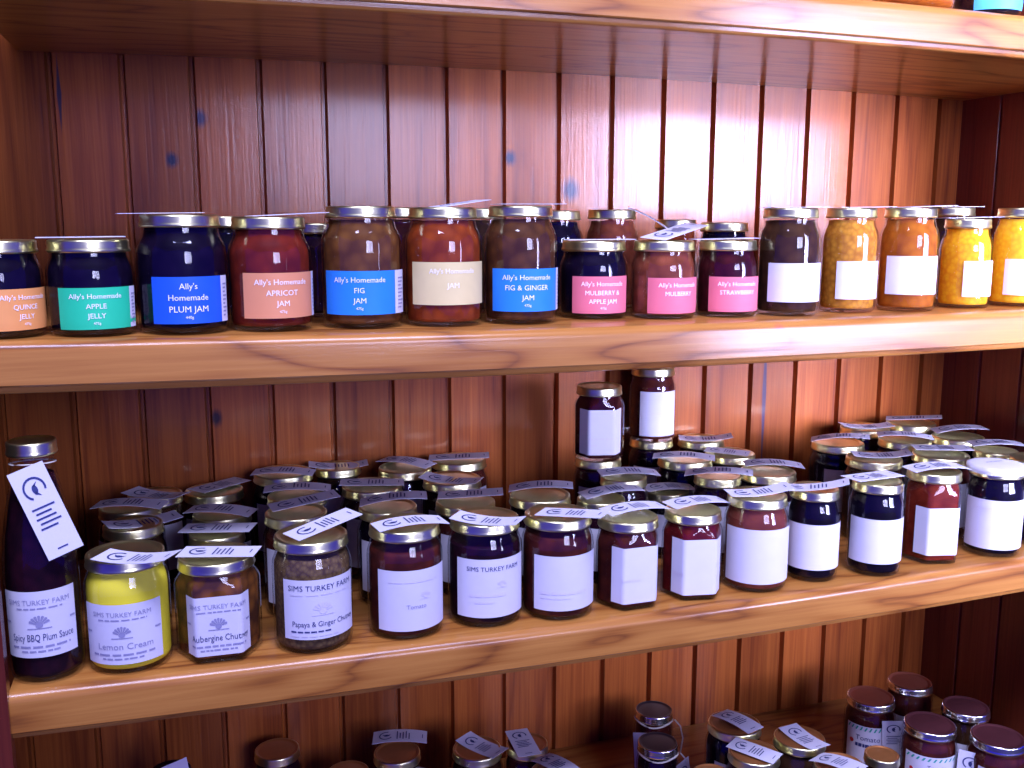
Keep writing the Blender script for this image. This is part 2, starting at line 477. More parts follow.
JAM = {'navy': ((0.008, 0.004, 0.016), (0.004, 0.002, 0.009)), 'plum': ((0.026, 0.005, 0.012), (0.010, 0.003, 0.007)), 'black': ((0.006, 0.003, 0.010), (0.003, 0.002, 0.006)),
       'apricot': ((0.20, 0.022, 0.010), (0.11, 0.012, 0.008)), 'fig': ((0.19, 0.075, 0.018), (0.09, 0.032, 0.012)), 'redbrown': ((0.32, 0.058, 0.010), (0.17, 0.026, 0.008)),
       'ginger': ((0.13, 0.050, 0.016), (0.055, 0.020, 0.010)), 'rosy': ((0.27, 0.068, 0.030), (0.14, 0.032, 0.016)), 'berry': ((0.055, 0.005, 0.009), (0.024, 0.003, 0.005)),
       'umber': ((0.065, 0.028, 0.011), (0.028, 0.012, 0.007)), 'marmalade': ((0.80, 0.38, 0.04), (0.46, 0.17, 0.02)), 'amber': ((0.56, 0.17, 0.015), (0.36, 0.09, 0.010)),
       'gold': ((0.95, 0.58, 0.02), (0.80, 0.34, 0.015)), 'sun': ((0.97, 0.68, 0.03), (0.90, 0.46, 0.02)), 'lemon': ((0.92, 0.82, 0.05), (0.88, 0.76, 0.045)),
       'aubergine': ((0.26, 0.09, 0.018), (0.07, 0.025, 0.012)), 'seedy': ((0.20, 0.13, 0.05), (0.08, 0.045, 0.025)), 'maroon': ((0.10, 0.018, 0.010), (0.045, 0.009, 0.008)),
       'red': ((0.14, 0.010, 0.010), (0.075, 0.006, 0.007)), 'brick': ((0.21, 0.05, 0.028), (0.13, 0.028, 0.018)), 'tomato': ((0.19, 0.024, 0.010), (0.11, 0.012, 0.006)),
       'orange_jam': ((0.70, 0.20, 0.02), (0.45, 0.10, 0.012))}
for k, (a, b) in JAM.items():
    M['jam_' + k] = jam_mat('jam_' + k, a, b, {'marmalade': 170, 'gold': 200, 'sun': 200, 'seedy': 260, 'lemon': 30}.get(k, 90),
                            0.3 if k in ('marmalade', 'gold', 'sun', 'amber') else 0.0)


# ---------------------------------------------------------------- object helpers
def link(o, parent=None):
    COL.objects.link(o)
    if parent is not None:
        o.parent = parent
    return o


def mesh_obj(name, verts, faces, mat, parent=None, smooth=False, loc=None):
    me = bpy.data.meshes.new(name)
    me.from_pydata(verts, [], faces)
    if smooth:
        me.polygons.foreach_set('use_smooth', [True] * len(me.polygons))
    for m in (mat if isinstance(mat, (list, tuple)) else [mat]):
        me.materials.append(m)
    me.update()
    o = bpy.data.objects.new(name, me)
    if loc is not None:
        o.location = loc
    return link(o, parent)


def empty(name, loc, label, cat, group=None):
    o = bpy.data.objects.new(name, None)
    o.empty_display_size = 0.02
    o.location = loc
    o['label'] = label
    o['category'] = cat
    if group:
        o['group'] = group
    return link(o)


def box(vs, fs, x0, x1, y0, y1, z0, z1):
    b = len(vs)
    vs += [(x0, y0, z0), (x1, y0, z0), (x1, y1, z0), (x0, y1, z0), (x0, y0, z1), (x1, y0, z1), (x1, y1, z1), (x0, y1, z1)]
    fs += [tuple(b + i for i in f) for f in ((0, 3, 2, 1), (4, 5, 6, 7), (0, 1, 5, 4), (1, 2, 6, 5), (2, 3, 7, 6), (3, 0, 4, 7))]


# ---------------------------------------------------------------- the shelving unit and the floor
BEND = {1: (-.01877, .01275, -.00116), 2: (.01389, -.01386, .00033), 3: (.02464, -.0189, 0.0), 4: (0, 0, 0)}
ZB = {1: 1.33263, 2: 1.01035, 3: 0.7065, 4: 0.3573}
XL, XR = -0.262, 1.1075


def bend(i, x):
    a, b, c = BEND[i]
    return a * x * x + b * x + c


def build_room_and_unit():
    vs, fs = [], []
    box(vs, fs, -3.0, 3.5, -4.0, DEPTH + 0.03, -0.05, 0.0)
    fl = mesh_obj('floor', vs, fs, plain('grey_floor', (0.06, 0.05, 0.06), 0.6, var=0.2, scale=8))
    fl['kind'] = 'structure'
    for nm, b in (('wall_back', (-3.0, 3.5, DEPTH + 0.032, DEPTH + 0.10, 0.0, 2.75)), ('ceiling', (-3.0, 3.5, -4.0, DEPTH + 0.10, 2.75, 2.80))):
        vs, fs = [], []
        box(vs, fs, *b)
        o = mesh_obj(nm, vs, fs, plain(nm + '_paint', (0.30, 0.28, 0.30), 0.8, var=0.05, scale=4))
        o['kind'] = 'structure'
    unit = empty('shelf_unit', (0.45, DEPTH, 0.0), 'varnished pine shelving unit with tongue and groove back, stacked with jars', 'shelves')
    inv = (-0.45, -DEPTH, 0.0)
    # back panel: one sheet of boards with V joints
    prof = []
    xs = [B0 + BW * n for n in range(-1, 17)]
    g, d = 0.0040, 0.009
    prof.append((XL - 0.03, DEPTH))
    for x in xs:
        if x - g <= XL - 0.03:
            continue
        prof += [(x - g, DEPTH), (x - g * 0.45, DEPTH + d), (x + g * 0.45, DEPTH + d), (x + g, DEPTH)]
    prof.append((XR + 0.03, DEPTH))
    prof += [(XR + 0.03, DEPTH + 0.02), (XL - 0.03, DEPTH + 0.02)]
    n = len(prof)
    vs = [(x, y, z) for z in (0.0, 2.05) for x, y in prof]
    fs = [(i, (i + 1) % n, n + (i + 1) % n, n + i) for i in range(n)]
    mesh_obj('back_panel', vs, fs, M['back'], unit, loc=inv)
    # side panels with board joints too
    for sgn, x0 in ((1, XR), (-1, XL)):
        prof = [(x0, 0.0)]
        for k in range(4):
            y = 0.05 + BW * k
            prof += [(x0, y - 0.0025), (x0 + sgn * 0.004, y - 0.001), (x0 + sgn * 0.004, y + 0.001), (x0, y + 0.0025)]
        prof += [(x0, DEPTH), (x0 + sgn * 0.028, DEPTH), (x0 + sgn * 0.028, 0.0)]
        n = len(prof)
        vs = [(x, y, z) for z in (0.0, 2.05) for x, y in prof]
        fs = [(i, (i + 1) % n, n + (i + 1) % n, n + i) for i in range(n)] + [tuple(range(n)), tuple(range(n, 2 * n))]
        mesh_obj('side_panel', vs, fs, M['side'], unit, loc=inv)
    # front stile on the left upright: shelf ends butt against it
    vs, fs = [], []
    box(vs, fs, XL - 0.028, -0.1640, -0.004, 0.010, 0.0, 2.05)
    mesh_obj('stile', vs, fs, M['side'], unit, loc=inv)
    # shelves: rounded top edge, small bead under the front
    r = 0.0095
    for i in (1, 2, 3, 4):
        prof = [(DEPTH, 0.0), (DEPTH, THICK)]
        for k in range(7):
            a = math.pi / 2 * k / 6
            prof.append((r - r * math.sin(a), THICK - r + r * math.cos(a)))
        prof += [(0.0, 0.0015), (0.0015, 0.0), (0.0045, 0.0005), (0.0050, -0.0035)]
        for k in range(5):
            a = math.pi * k / 4
            prof.append((0.0080 - 0.003 * math.cos(a), -0.0035 - 0.003 * math.sin(a)))
        prof += [(0.0112, -0.002), (0.0122, 0.0)]
        n = len(prof)
        x0, x1 = (-0.1640, XR)
        X = [x0 + (x1 - x0) * k / 40 for k in range(41)]
        vs = [(x, y, ZB[i] + z + bend(i, x)) for x in X for y, z in prof]
        fs = []
        for k in range(40):
            for j in range(n):
                a, b = k * n + j, k * n + (j + 1) % n
                fs.append((a, b, b + n, a + n))
        fs += [tuple(range(n)), tuple(range(40 * n, 41 * n))]
        o = mesh_obj('shelf', vs, fs, M['shelf'], unit, loc=inv)
        bm = bmesh.new()
        bm.from_mesh(o.data)
        bmesh.ops.recalc_face_normals(bm, faces=bm.faces)
        bm.to_mesh(o.data)
        bm.free()
        for p in o.data.polygons:
            p.use_smooth = len(p.vertices) == 4
        es = o.data.attributes.new('sharp_edge', 'BOOLEAN', 'EDGE')
        o.data.set_sharp_from_angle(angle=math.radians(35))


# ---------------------------------------------------------------- jars
SEG = 40


def hex_r(th, R, a0):
    """Rounded hexagon radius at angle th (flat facing a0); R is the flat-to-flat half width times 1.07."""
    t = (th - a0 + math.pi / 6) % (math.pi / 3) - math.pi / 6
    flat = R * 0.925 / math.cos(t)
    return min(flat, R * 1.052)


def sq_pt(th, r, z):
    return (r * math.sin(th), -r * math.cos(th), z)


def body_profile(kind, R, H):
    """(radius, z, amount of hexagon) up the outside of the glass."""
    if kind == 'bottle':
        h = H
        return [(0.0, 0.0, 0), (R * .88, 0.0, 0), (R * .97, .003, 0), (R, .009, 0), (R, h * .42, 0), (R * .985, h * .50, 0), (R * .92, h * .60, 0), (R * .80, h * .71, 0),
                (R * .66, h * .81, 0), (R * .57, h * .88, 0), (R * .55, h * .93, 0), (R * .56, h - .004, 0)]
    lid = 0.011
    hs = H - lid
    x = 1 if kind == 'hex' else 0
    if kind == 'tall':
        return [(0.0, 0.0, 0), (R * .91, 0.0, 0), (R * .975, .0025, 0), (R, .008, 0), (R, hs - .026, 0), (R * .985, hs - .019, 0), (R * .93, hs - .013, 0), (R * .865, hs - .0085, 0),
                (R * .84, hs - .004, 0), (R * .835, hs, 0), (R * .835, H - .003, 0)]
    if kind == 'hex':
        return [(0.0, 0.0, 0), (R * .93, 0.0, 1), (R * .985, .002, 1), (R, .006, 1), (R, hs - .014, 1), (R * .97, hs - .010, .8), (R * .92, hs - .006, .4), (R * .87, hs - .003, 0),
                (R * .85, hs, 0), (R * .85, H - .003, 0)]
    return [(0.0, 0.0, 0), (R * .91, 0.0, 0), (R * .975, .0025, 0), (R, .008, 0), (R, hs - .020, 0), (R * .985, hs - .014, 0), (R * .94, hs - .009, 0), (R * .895, hs - .005, 0),
            (R * .88, hs, 0), (R * .88, H - .003, 0)]


def lathe(prof, a0=0.0, close_top=True, seg=SEG):
    vs, fs, rings = [], [], []
    for (r, z, hx) in prof:
        if r < 1e-6:
            vs.append((0, 0, z))
            rings.append([len(vs) - 1])
            continue
        b = len(vs)
        for k in range(seg):
            th = 2 * math.pi * k / seg
            rr = r if hx == 0 else r * (1 - hx) + hx * hex_r(th, r, a0)
            vs.append(sq_pt(th, rr, z))
        rings.append(list(range(b, b + seg)))
    for A, Bq in zip(rings, rings[1:]):
        for k in range(seg):
            k2 = (k + 1) % seg
            if len(A) == 1:
                fs.append((A[0], Bq[k2], Bq[k]))
            elif len(Bq) == 1:
                fs.append((A[k], A[k2], Bq[0]))
            else:
                fs.append((A[k], A[k2], Bq[k2], Bq[k]))
    if close_top and len(rings[-1]) > 1:
        fs.append(tuple(rings[-1]))
    return vs, fs


def surf_r(kind, R, H, a0, th, z):
    prof = body_profile(kind, R, H)
    for (r1, z1, h1), (r2, z2, h2) in zip(prof[2:], prof[3:]):
        if z1 <= z <= z2:
            f = (z - z1) / max(z2 - z1, 1e-9)
            r, hx = r1 + f * (r2 - r1), h1 + f * (h2 - h1)
            return r * (1 - hx) + hx * hex_r(th, r, a0)
    return R


_text_cache = {}


def text_shape(body):
    """Flat letter outlines of a string: (verts, faces, width, height), from the built-in font."""
    if body in _text_cache:
        return _text_cache[body]
    cu = bpy.data.curves.new('t', 'FONT')
    cu.body = body
    cu.size = 1.0
    cu.offset = 0.0
    cu.resolution_u = 2
    ob = bpy.data.objects.new('t', cu)
    COL.objects.link(ob)
    dg = bpy.context.evaluated_depsgraph_get()
    me = bpy.data.meshes.new_from_object(ob.evaluated_get(dg))
    v = [(p.co.x, p.co.y) for p in me.vertices]
    f = [tuple(p.vertices) for p in me.polygons]
    bpy.data.objects.remove(ob)
    bpy.data.curves.remove(cu)
    bpy.data.meshes.remove(me)
    x0 = min(p[0] for p in v)
    w = max(p[0] for p in v) - x0
    v = [(p[0] - x0, p[1]) for p in v]
    _text_cache[body] = (v, f, w)
    return _text_cache[body]


def disc2(cx, cy, rx, ry, n=14):
    v = [(cx + rx * math.cos(2 * math.pi * k / n), cy + ry * math.sin(2 * math.pi * k / n)) for k in range(n)]
    return v, [tuple(range(n))]


def rect2(x0, x1, y0, y1, n=8):
    v = [(x0 + (x1 - x0) * k / n, y) for k in range(n + 1) for y in (y0, y1)]
    return v, [(2 * k, 2 * k + 2, 2 * k + 3, 2 * k + 1) for k in range(n)]


def arc2(cx, cy, r0, r1, a0, a1, n=16):
    v = []
    for k in range(n + 1):
        a = a0 + (a1 - a0) * k / n
        v += [(cx + r0 * math.cos(a), cy + r0 * math.sin(a)), (cx + r1 * math.cos(a), cy + r1 * math.sin(a))]
    return v, [(2 * k, 2 * k + 1, 2 * k + 3, 2 * k + 2) for k in range(n)]


def add2(vs, fs, part):
    v, f = part
    b = len(vs)
    vs += v
    fs += [tuple(b + i for i in q) for q in f]


def put_text(vs, fs, body, cx, y, h, maxw):
    v, f, w = text_shape(body)
    s = h / 0.70
    sx = min(s, maxw / w)
    add2(vs, fs, ([(cx + (p[0] - w / 2) * sx, y + p[1] * s) for p in v], f))


def wavy_bars(vs, fs, x0, x1, y, h, n=4, gap=0.25):
    """Small print too fine to read: a broken line of short dashes."""
    rng = random.Random(int(x0 * 1e5) + int(y * 1e5))
    x = x0
    while x < x1:
        w = rng.uniform(.08, .2) * (x1 - x0)
        add2(vs, fs, rect2(x, min(x + w, x1), y, y + h, 3))
        x += w * 1.25


def turkey(vs, fs, cx, y, s):
    """Fan-tailed bird emblem: a fan of feathers, a body, a ground line."""
    for k in range(7):
        a = math.radians(25 + 130 * k / 6)
        px, py = cx + math.cos(a) * s * .62, y + s * .25 + math.sin(a) * s * .62
        ca, sa = math.cos(a), math.sin(a)
        v = [(px + ca * u - sa * w, py + sa * u + ca * w) for u, w in ((-.28 * s, -.05 * s), (-.28 * s, .05 * s), (.2 * s, .12 * s), (.27 * s, 0), (.2 * s, -.12 * s))]
        add2(vs, fs, (v, [tuple(range(5))]))
    add2(vs, fs, disc2(cx, y + s * .3, s * .3, s * .28))
    add2(vs, fs, rect2(cx - s * .95, cx + s * .95, y - s * .08, y, 6))


def flat_to_wall(part, fn):
    v, f = part
    return [fn(u, w) for u, w in v], f


def label_on(jar, kind, R, H, a0, ang0, ang1, z0, z1, mat, hexa, design, strip=0.0):
    """Paper label wrapped round the glass with its lettering."""
    eps = 0.0005
    arc = R if kind != 'hex' else R * .96

    def place(u, w, e):
        th = ang0 + u / arc
        return sq_pt(th, surf_r(kind, R, H, hexa, th, w) + e, w)
    W = (ang1 - ang0) * arc
    nx, nz = 28, 8
    vs = [place(W * i / nx, z0 + (z1 - z0) * j / nz, eps) for i in range(nx + 1) for j in range(nz + 1)]
    fs = [(i * (nz + 1) + j, (i + 1) * (nz + 1) + j, (i + 1) * (nz + 1) + j + 1, i * (nz + 1) + j + 1) for i in range(nx) for j in range(nz)]
    lab = mesh_obj('paper_label', vs, fs, mat, jar, smooth=True)
    Hh = z1 - z0
    if strip:
        s0 = W * (1 - strip)
        n = 5
        vs = [place(s0 + (W - s0) * i / n, z, eps + .00025) for i in range(n + 1) for z in (z0, z1)]
        fs = [(2 * i, 2 * i + 2, 2 * i + 3, 2 * i + 1) for i in range(n)]
        st = mesh_obj('price_strip', vs, fs, M['paper'], lab)
        v2, f2 = [], []
        for k in range(9):
            y = z0 + Hh * (.12 + .085 * k)
            add2(v2, f2, rect2(s0 + (W - s0) * .25, s0 + (W - s0) * (.6 + .25 * ((k * 7) % 3) / 2), y, y + Hh * .035, 3))
        v3, f3 = flat_to_wall((v2, f2), lambda u, w: place(u, w, eps + .0005))
        mesh_obj('small_print', v3, f3, M['grey_ink'], lab)
        W = s0
    if design:
        for ink, items in design:
            v2, f2 = [], []
            for it in items:
                if it[0] == 't':
                    _, body, cy, hh, mw = it[:5]
                    cx = it[5] if len(it) > 5 else .5
                    put_text(v2, f2, body, W * cx, z0 + Hh * cy, Hh * hh, W * mw)
                elif it[0] == 'b':
                    _, xa, xb, cy, hh = it
                    wavy_bars(v2, f2, W * xa, W * xb, z0 + Hh * cy, Hh * hh)
                elif it[0] == 'k':
                    turkey(v2, f2, W * it[1], z0 + Hh * it[2], Hh * it[3])
                elif it[0] == 'd':
                    add2(v2, f2, disc2(W * it[1], z0 + Hh * it[2], Hh * it[3], Hh * it[3]))
                elif it[0] == 'z':
                    for k in range(12):
                        xa = W * (.02 + .082 * k)
                        y = z0 + Hh * it[1]
                        add2(v2, f2, ([(xa, y), (xa + W * .03, y), (xa + W * .065, y + Hh * .1), (xa + W * .035, y + Hh * .1)], [(0, 1, 2, 3)]))
            v3, f3 = flat_to_wall((v2, f2), lambda u, w: place(u, w, eps + .0004))
            mesh_obj('lettering', v3, f3, M[ink], lab)
    return lab


_lid_cache = {}


def lid_on(jar, R, H, mat, h=0.011, top=None):
    key = (round(R, 4), h, mat.name, top.name if top else '')
    if key not in _lid_cache:
        prof = [(R * .97, 0.0, 0), (R * 1.0, .0006, 0), (R * 1.012, .0016, 0), (R, .0028, 0), (R * .985, .0045, 0), (R * .985, h - .002, 0), (R * .972, h - .0006, 0), (R * .94, h, 0),
                (R * .885, h - .0003, 0), (R * .855, h - .0013, 0), (R * .80, h - .0015, 0), (R * .70, h - .0013, 0), (0.0, h - .0012, 0)]
        vs, fs = lathe(prof, seg=48)
        me = bpy.data.meshes.new('lid')
        me.from_pydata(vs, [], fs)
        me.polygons.foreach_set('use_smooth', [True] * len(me.polygons))
        me.materials.append(mat)
        if top:
            me.materials.append(top)
            for p in me.polygons:
                c = p.center
                if c.z > h - .0022 and math.hypot(c.x, c.y) < R * .93:
                    p.material_index = 1
        _lid_cache[key] = me
    o = bpy.data.objects.new('lid', _lid_cache[key])
    o.location = (0, 0, H - h)
    return link(o, jar)


def tag_meshes():
    """Swing tag in its own frame: 1 x 0.42 sheet, x along its length; and its print."""
    out = []
    for curl in (0.0, 0.05, -0.05):
        n, t = 8, 0.006
        vs = []
        for i in range(n + 1):
            x = i / n
            c = curl * (1 - (2 * x - 1) ** 2)
            for y in (-.205, .205):
                for zz in (0, t):
                    vs.append((x, y, c + zz))
        fs = []
        for i in range(n):
            a, b = i * 4, i * 4 + 4
            fs += [(a + 1, b + 1, b + 3, a + 3), (a, a + 2, b + 2, b), (a, b, b + 1, a + 1), (a + 2, a + 3, b + 3, b + 2)]
        fs += [(0, 1, 3, 2), (n * 4, n * 4 + 2, n * 4 + 3, n * 4 + 1)]
        me = bpy.data.meshes.new('paper_tag')
        me.from_pydata(vs, [], fs)
        me.materials.append(M['paper'])
        v2, f2 = [], []
        add2(v2, f2, arc2(.24, 0, .105, .128, math.radians(70), math.radians(330)))
        add2(v2, f2, disc2(.25, .0, .05, .032))
        add2(v2, f2, ([(.27, .0), (.33, .045), (.30, -.02)], [(0, 1, 2)]))
        add2(v2, f2, ([(.22, .01), (.17, .055), (.21, -.02)], [(0, 1, 2)]))
        for k in range(5):
            x = .44 + .055 * k
            add2(v2, f2, rect2(x, x + .02, -.13 + .02 * (k % 2), .13 - .03 * ((k * 2) % 3), 1))
        add2(v2, f2, rect2(.91, .925, -.06, .06, 1))
        v3 = [(x, y, curl * (1 - (2 * x - 1) ** 2) + t + .006) for x, y in v2]
        m2 = bpy.data.meshes.new('tag_print')
        m2.from_pydata(v3, [], f2)
        m2.materials.append(M['ink'])
        out.append((me, m2))
    return out


def tag_on(jar, A, Bp, up=(0, 0, 1), curl=0):
    A, Bp = Vector(A), Vector(Bp)
    X = Bp - A
    L = X.length
    X.normalize()
    Y = Vector(up).cross(X).normalized()
    Z = X.cross(Y)
    me, m2 = TAGS[curl]
    t = bpy.data.objects.new('paper_tag', me)
    t.matrix_local = Matrix(((X.x * L, Y.x * .072, Z.x * L, A.x), (X.y * L, Y.y * .072, Z.y * L, A.y), (X.z * L, Y.z * .072, Z.z * L, A.z), (0, 0, 0, 1)))
    link(t, jar)
    p = bpy.data.objects.new('tag_print', m2)
    link(p, t)
    return t


TAGS = tag_meshes()
HEX = {'F2', 'F7', 'F8', 'F12', 'H3'}
TALL = {'P3', 'P4', 'P5', 'P6', 'P7', 'L1', 'L2', 'L3', 'L4', 'L5', 'K1', 'K2', 'KA', 'KD', 'KF', 'KG'}

FARM = 'SIMS TURKEY FARM'


def farm(name, ink='ink', top='grey_ink'):
    return [(top, [('t', FARM, .80, .075, .80), ('b', .22, .80, .735, .02)]), (top, [('b', .12, .88, .15, .03), ('b', .25, .74, .085, .025)]),
            (top, [('b', .02, .10, .52, .03)]), (top, [('b', .90, .98, .52, .03)]),
            (top, [('k', .5, .45, .17)]), (ink, [('t', name, .255, .105, .80, .53)])]


def ally(lines, faint=None):
    ink = faint or 'white_ink'
    return [(ink, [('t', b, y, h, w) for b, y, h, w in lines])]


TWO = lambda n, q: ally((("Ally's Homemade", .74, .12, .92), (n, .50, .12, .9), (q, .27, .12, .8), ('475g', .12, .06, .3)))
DESIGN = {
    'P1': TWO('QUINCE', 'JELLY'), 'P2': TWO('APPLE', 'JELLY'),
    'P3': ally((("Ally's", .74, .125, .6), ('Homemade', .50, .125, .8), ('PLUM JAM', .25, .13, .85), ('440g', .11, .06, .3))),
    'P4': TWO('APRICOT', 'JAM'), 'P5': TWO('FIG', 'JAM'), 'P6': ally((("Ally's Homemade", .74, .11, .9), ('JAM', .40, .12, .6))), 'P7': TWO('FIG & GINGER', 'JAM'),
    'P8': TWO('MULBERRY &', 'APPLE JAM'), 'P9': ally((("Ally's Homemade", .74, .12, .92), ('MULBERRY', .50, .12, .9))),
    'P10': ally((("Ally's Homemade", .74, .12, .92), ('STRAWBERRY', .50, .12, .9))),
    'F0': farm('Spicy BBQ Plum Sauce'), 'F1': farm('Lemon Cream', 'grey_ink'), 'F2': farm('Aubergine Chutney'),
    'F3': [('ink', [('t', FARM, .82, .09, .90)]), ('ink', [('t', 'Papaya & Ginger Chutney', .22, .09, .84, .54), ('b', .1, .6, .12, .025)]), ('faint_ink', [('k', .5, .42, .19), ('b', .1, .9, .74, .02), ('b', .1, .7, .05, .02)])],
    'F4': [('grey_ink', [('t', 'Tomato', .37, .07, .40)]), ('faint_ink', [('k', .62, .52, .11), ('b', .15, .8, .80, .02)])],
    'F5': [('ink', [('t', FARM, .80, .075, .88)]), ('faint_ink', [('b', .18, .65, .36, .05), ('k', .6, .52, .1), ('b', .25, .5, .25, .03)])],
    'F6': [('faint_ink', [('b', .1, .75, .30, .05), ('b', .1, .5, .22, .02)])], 'F7': [('faint_ink', [('b', .2, .5, .4, .04)])], 'F8': [('faint_ink', [('b', .05, .25, .35, .05)])],
    'F13': [('faint_ink', [('b', .15, .4, .80, .04)])], 'H3': [('faint_ink', [('b', .2, .9, .34, .04), ('b', .15, .4, .2, .03)])], 'H4': [('faint_ink', [('b', .3, .7, .5, .03)])],
    'J1': [('green_ink', [('z', .88)]), ('ink', [('t', 'Tomato', .62, .13, .46, .42), ('b', .2, .62, .44, .09)]), ('red_ink', [('d', .12, .55, .06)])],
    'J3': [('green_ink', [('z', .86)]), ('ink', [('t', 'Tomato', .62, .12, .62), ('b', .25, .75, .44, .09)]), ('red_ink', [('d', .12, .52, .06)])],
    'J4': [('green_ink', [('z', .84)]), ('ink', [('b', .25, .75, .55, .09)])],
}
PAPERS = {'P1': ('orange', 0), 'P2': ('teal', .12), 'P3': ('royal', .13), 'P4': ('salmon', .14), 'P5': ('blue', .20), 'P6': ('cream', 0), 'P7': ('blue', .13), 'P8': ('pink', 0), 'P9': ('pink', 0), 'P10': ('pink', 0)}
CONTENT = {'F0': 'plum', 'F1': 'lemon', 'F2': 'aubergine', 'F3': 'seedy', 'F4': 'maroon', 'F5': 'plum', 'F6': 'maroon', 'F7': 'maroon', 'F8': 'red', 'F9': 'brick', 'F10': 'black', 'F11': 'black',
           'F12': 'tomato', 'F13': 'black', 'F14': 'navy', 'P1': 'navy', 'P2': 'navy', 'P3': 'navy', 'P4': 'apricot', 'P5': 'fig', 'P6': 'redbrown', 'P7': 'ginger', 'P8': 'navy', 'P9': 'rosy', 'P10': 'berry',
           'L1': 'umber', 'L2': 'marmalade', 'L3': 'amber', 'L4': 'gold', 'L5': 'sun', 'K1': 'navy', 'K2': 'rosy', 'K3': 'redbrown', 'K4': 'navy', 'KF': 'umber', 'H3': 'berry', 'H4': 'maroon',
           'J1': 'maroon', 'J3': 'maroon', 'J4': 'maroon'}
FILL = {'F4': .80, 'F5': .78, 'F6': .82, 'F3': .84}

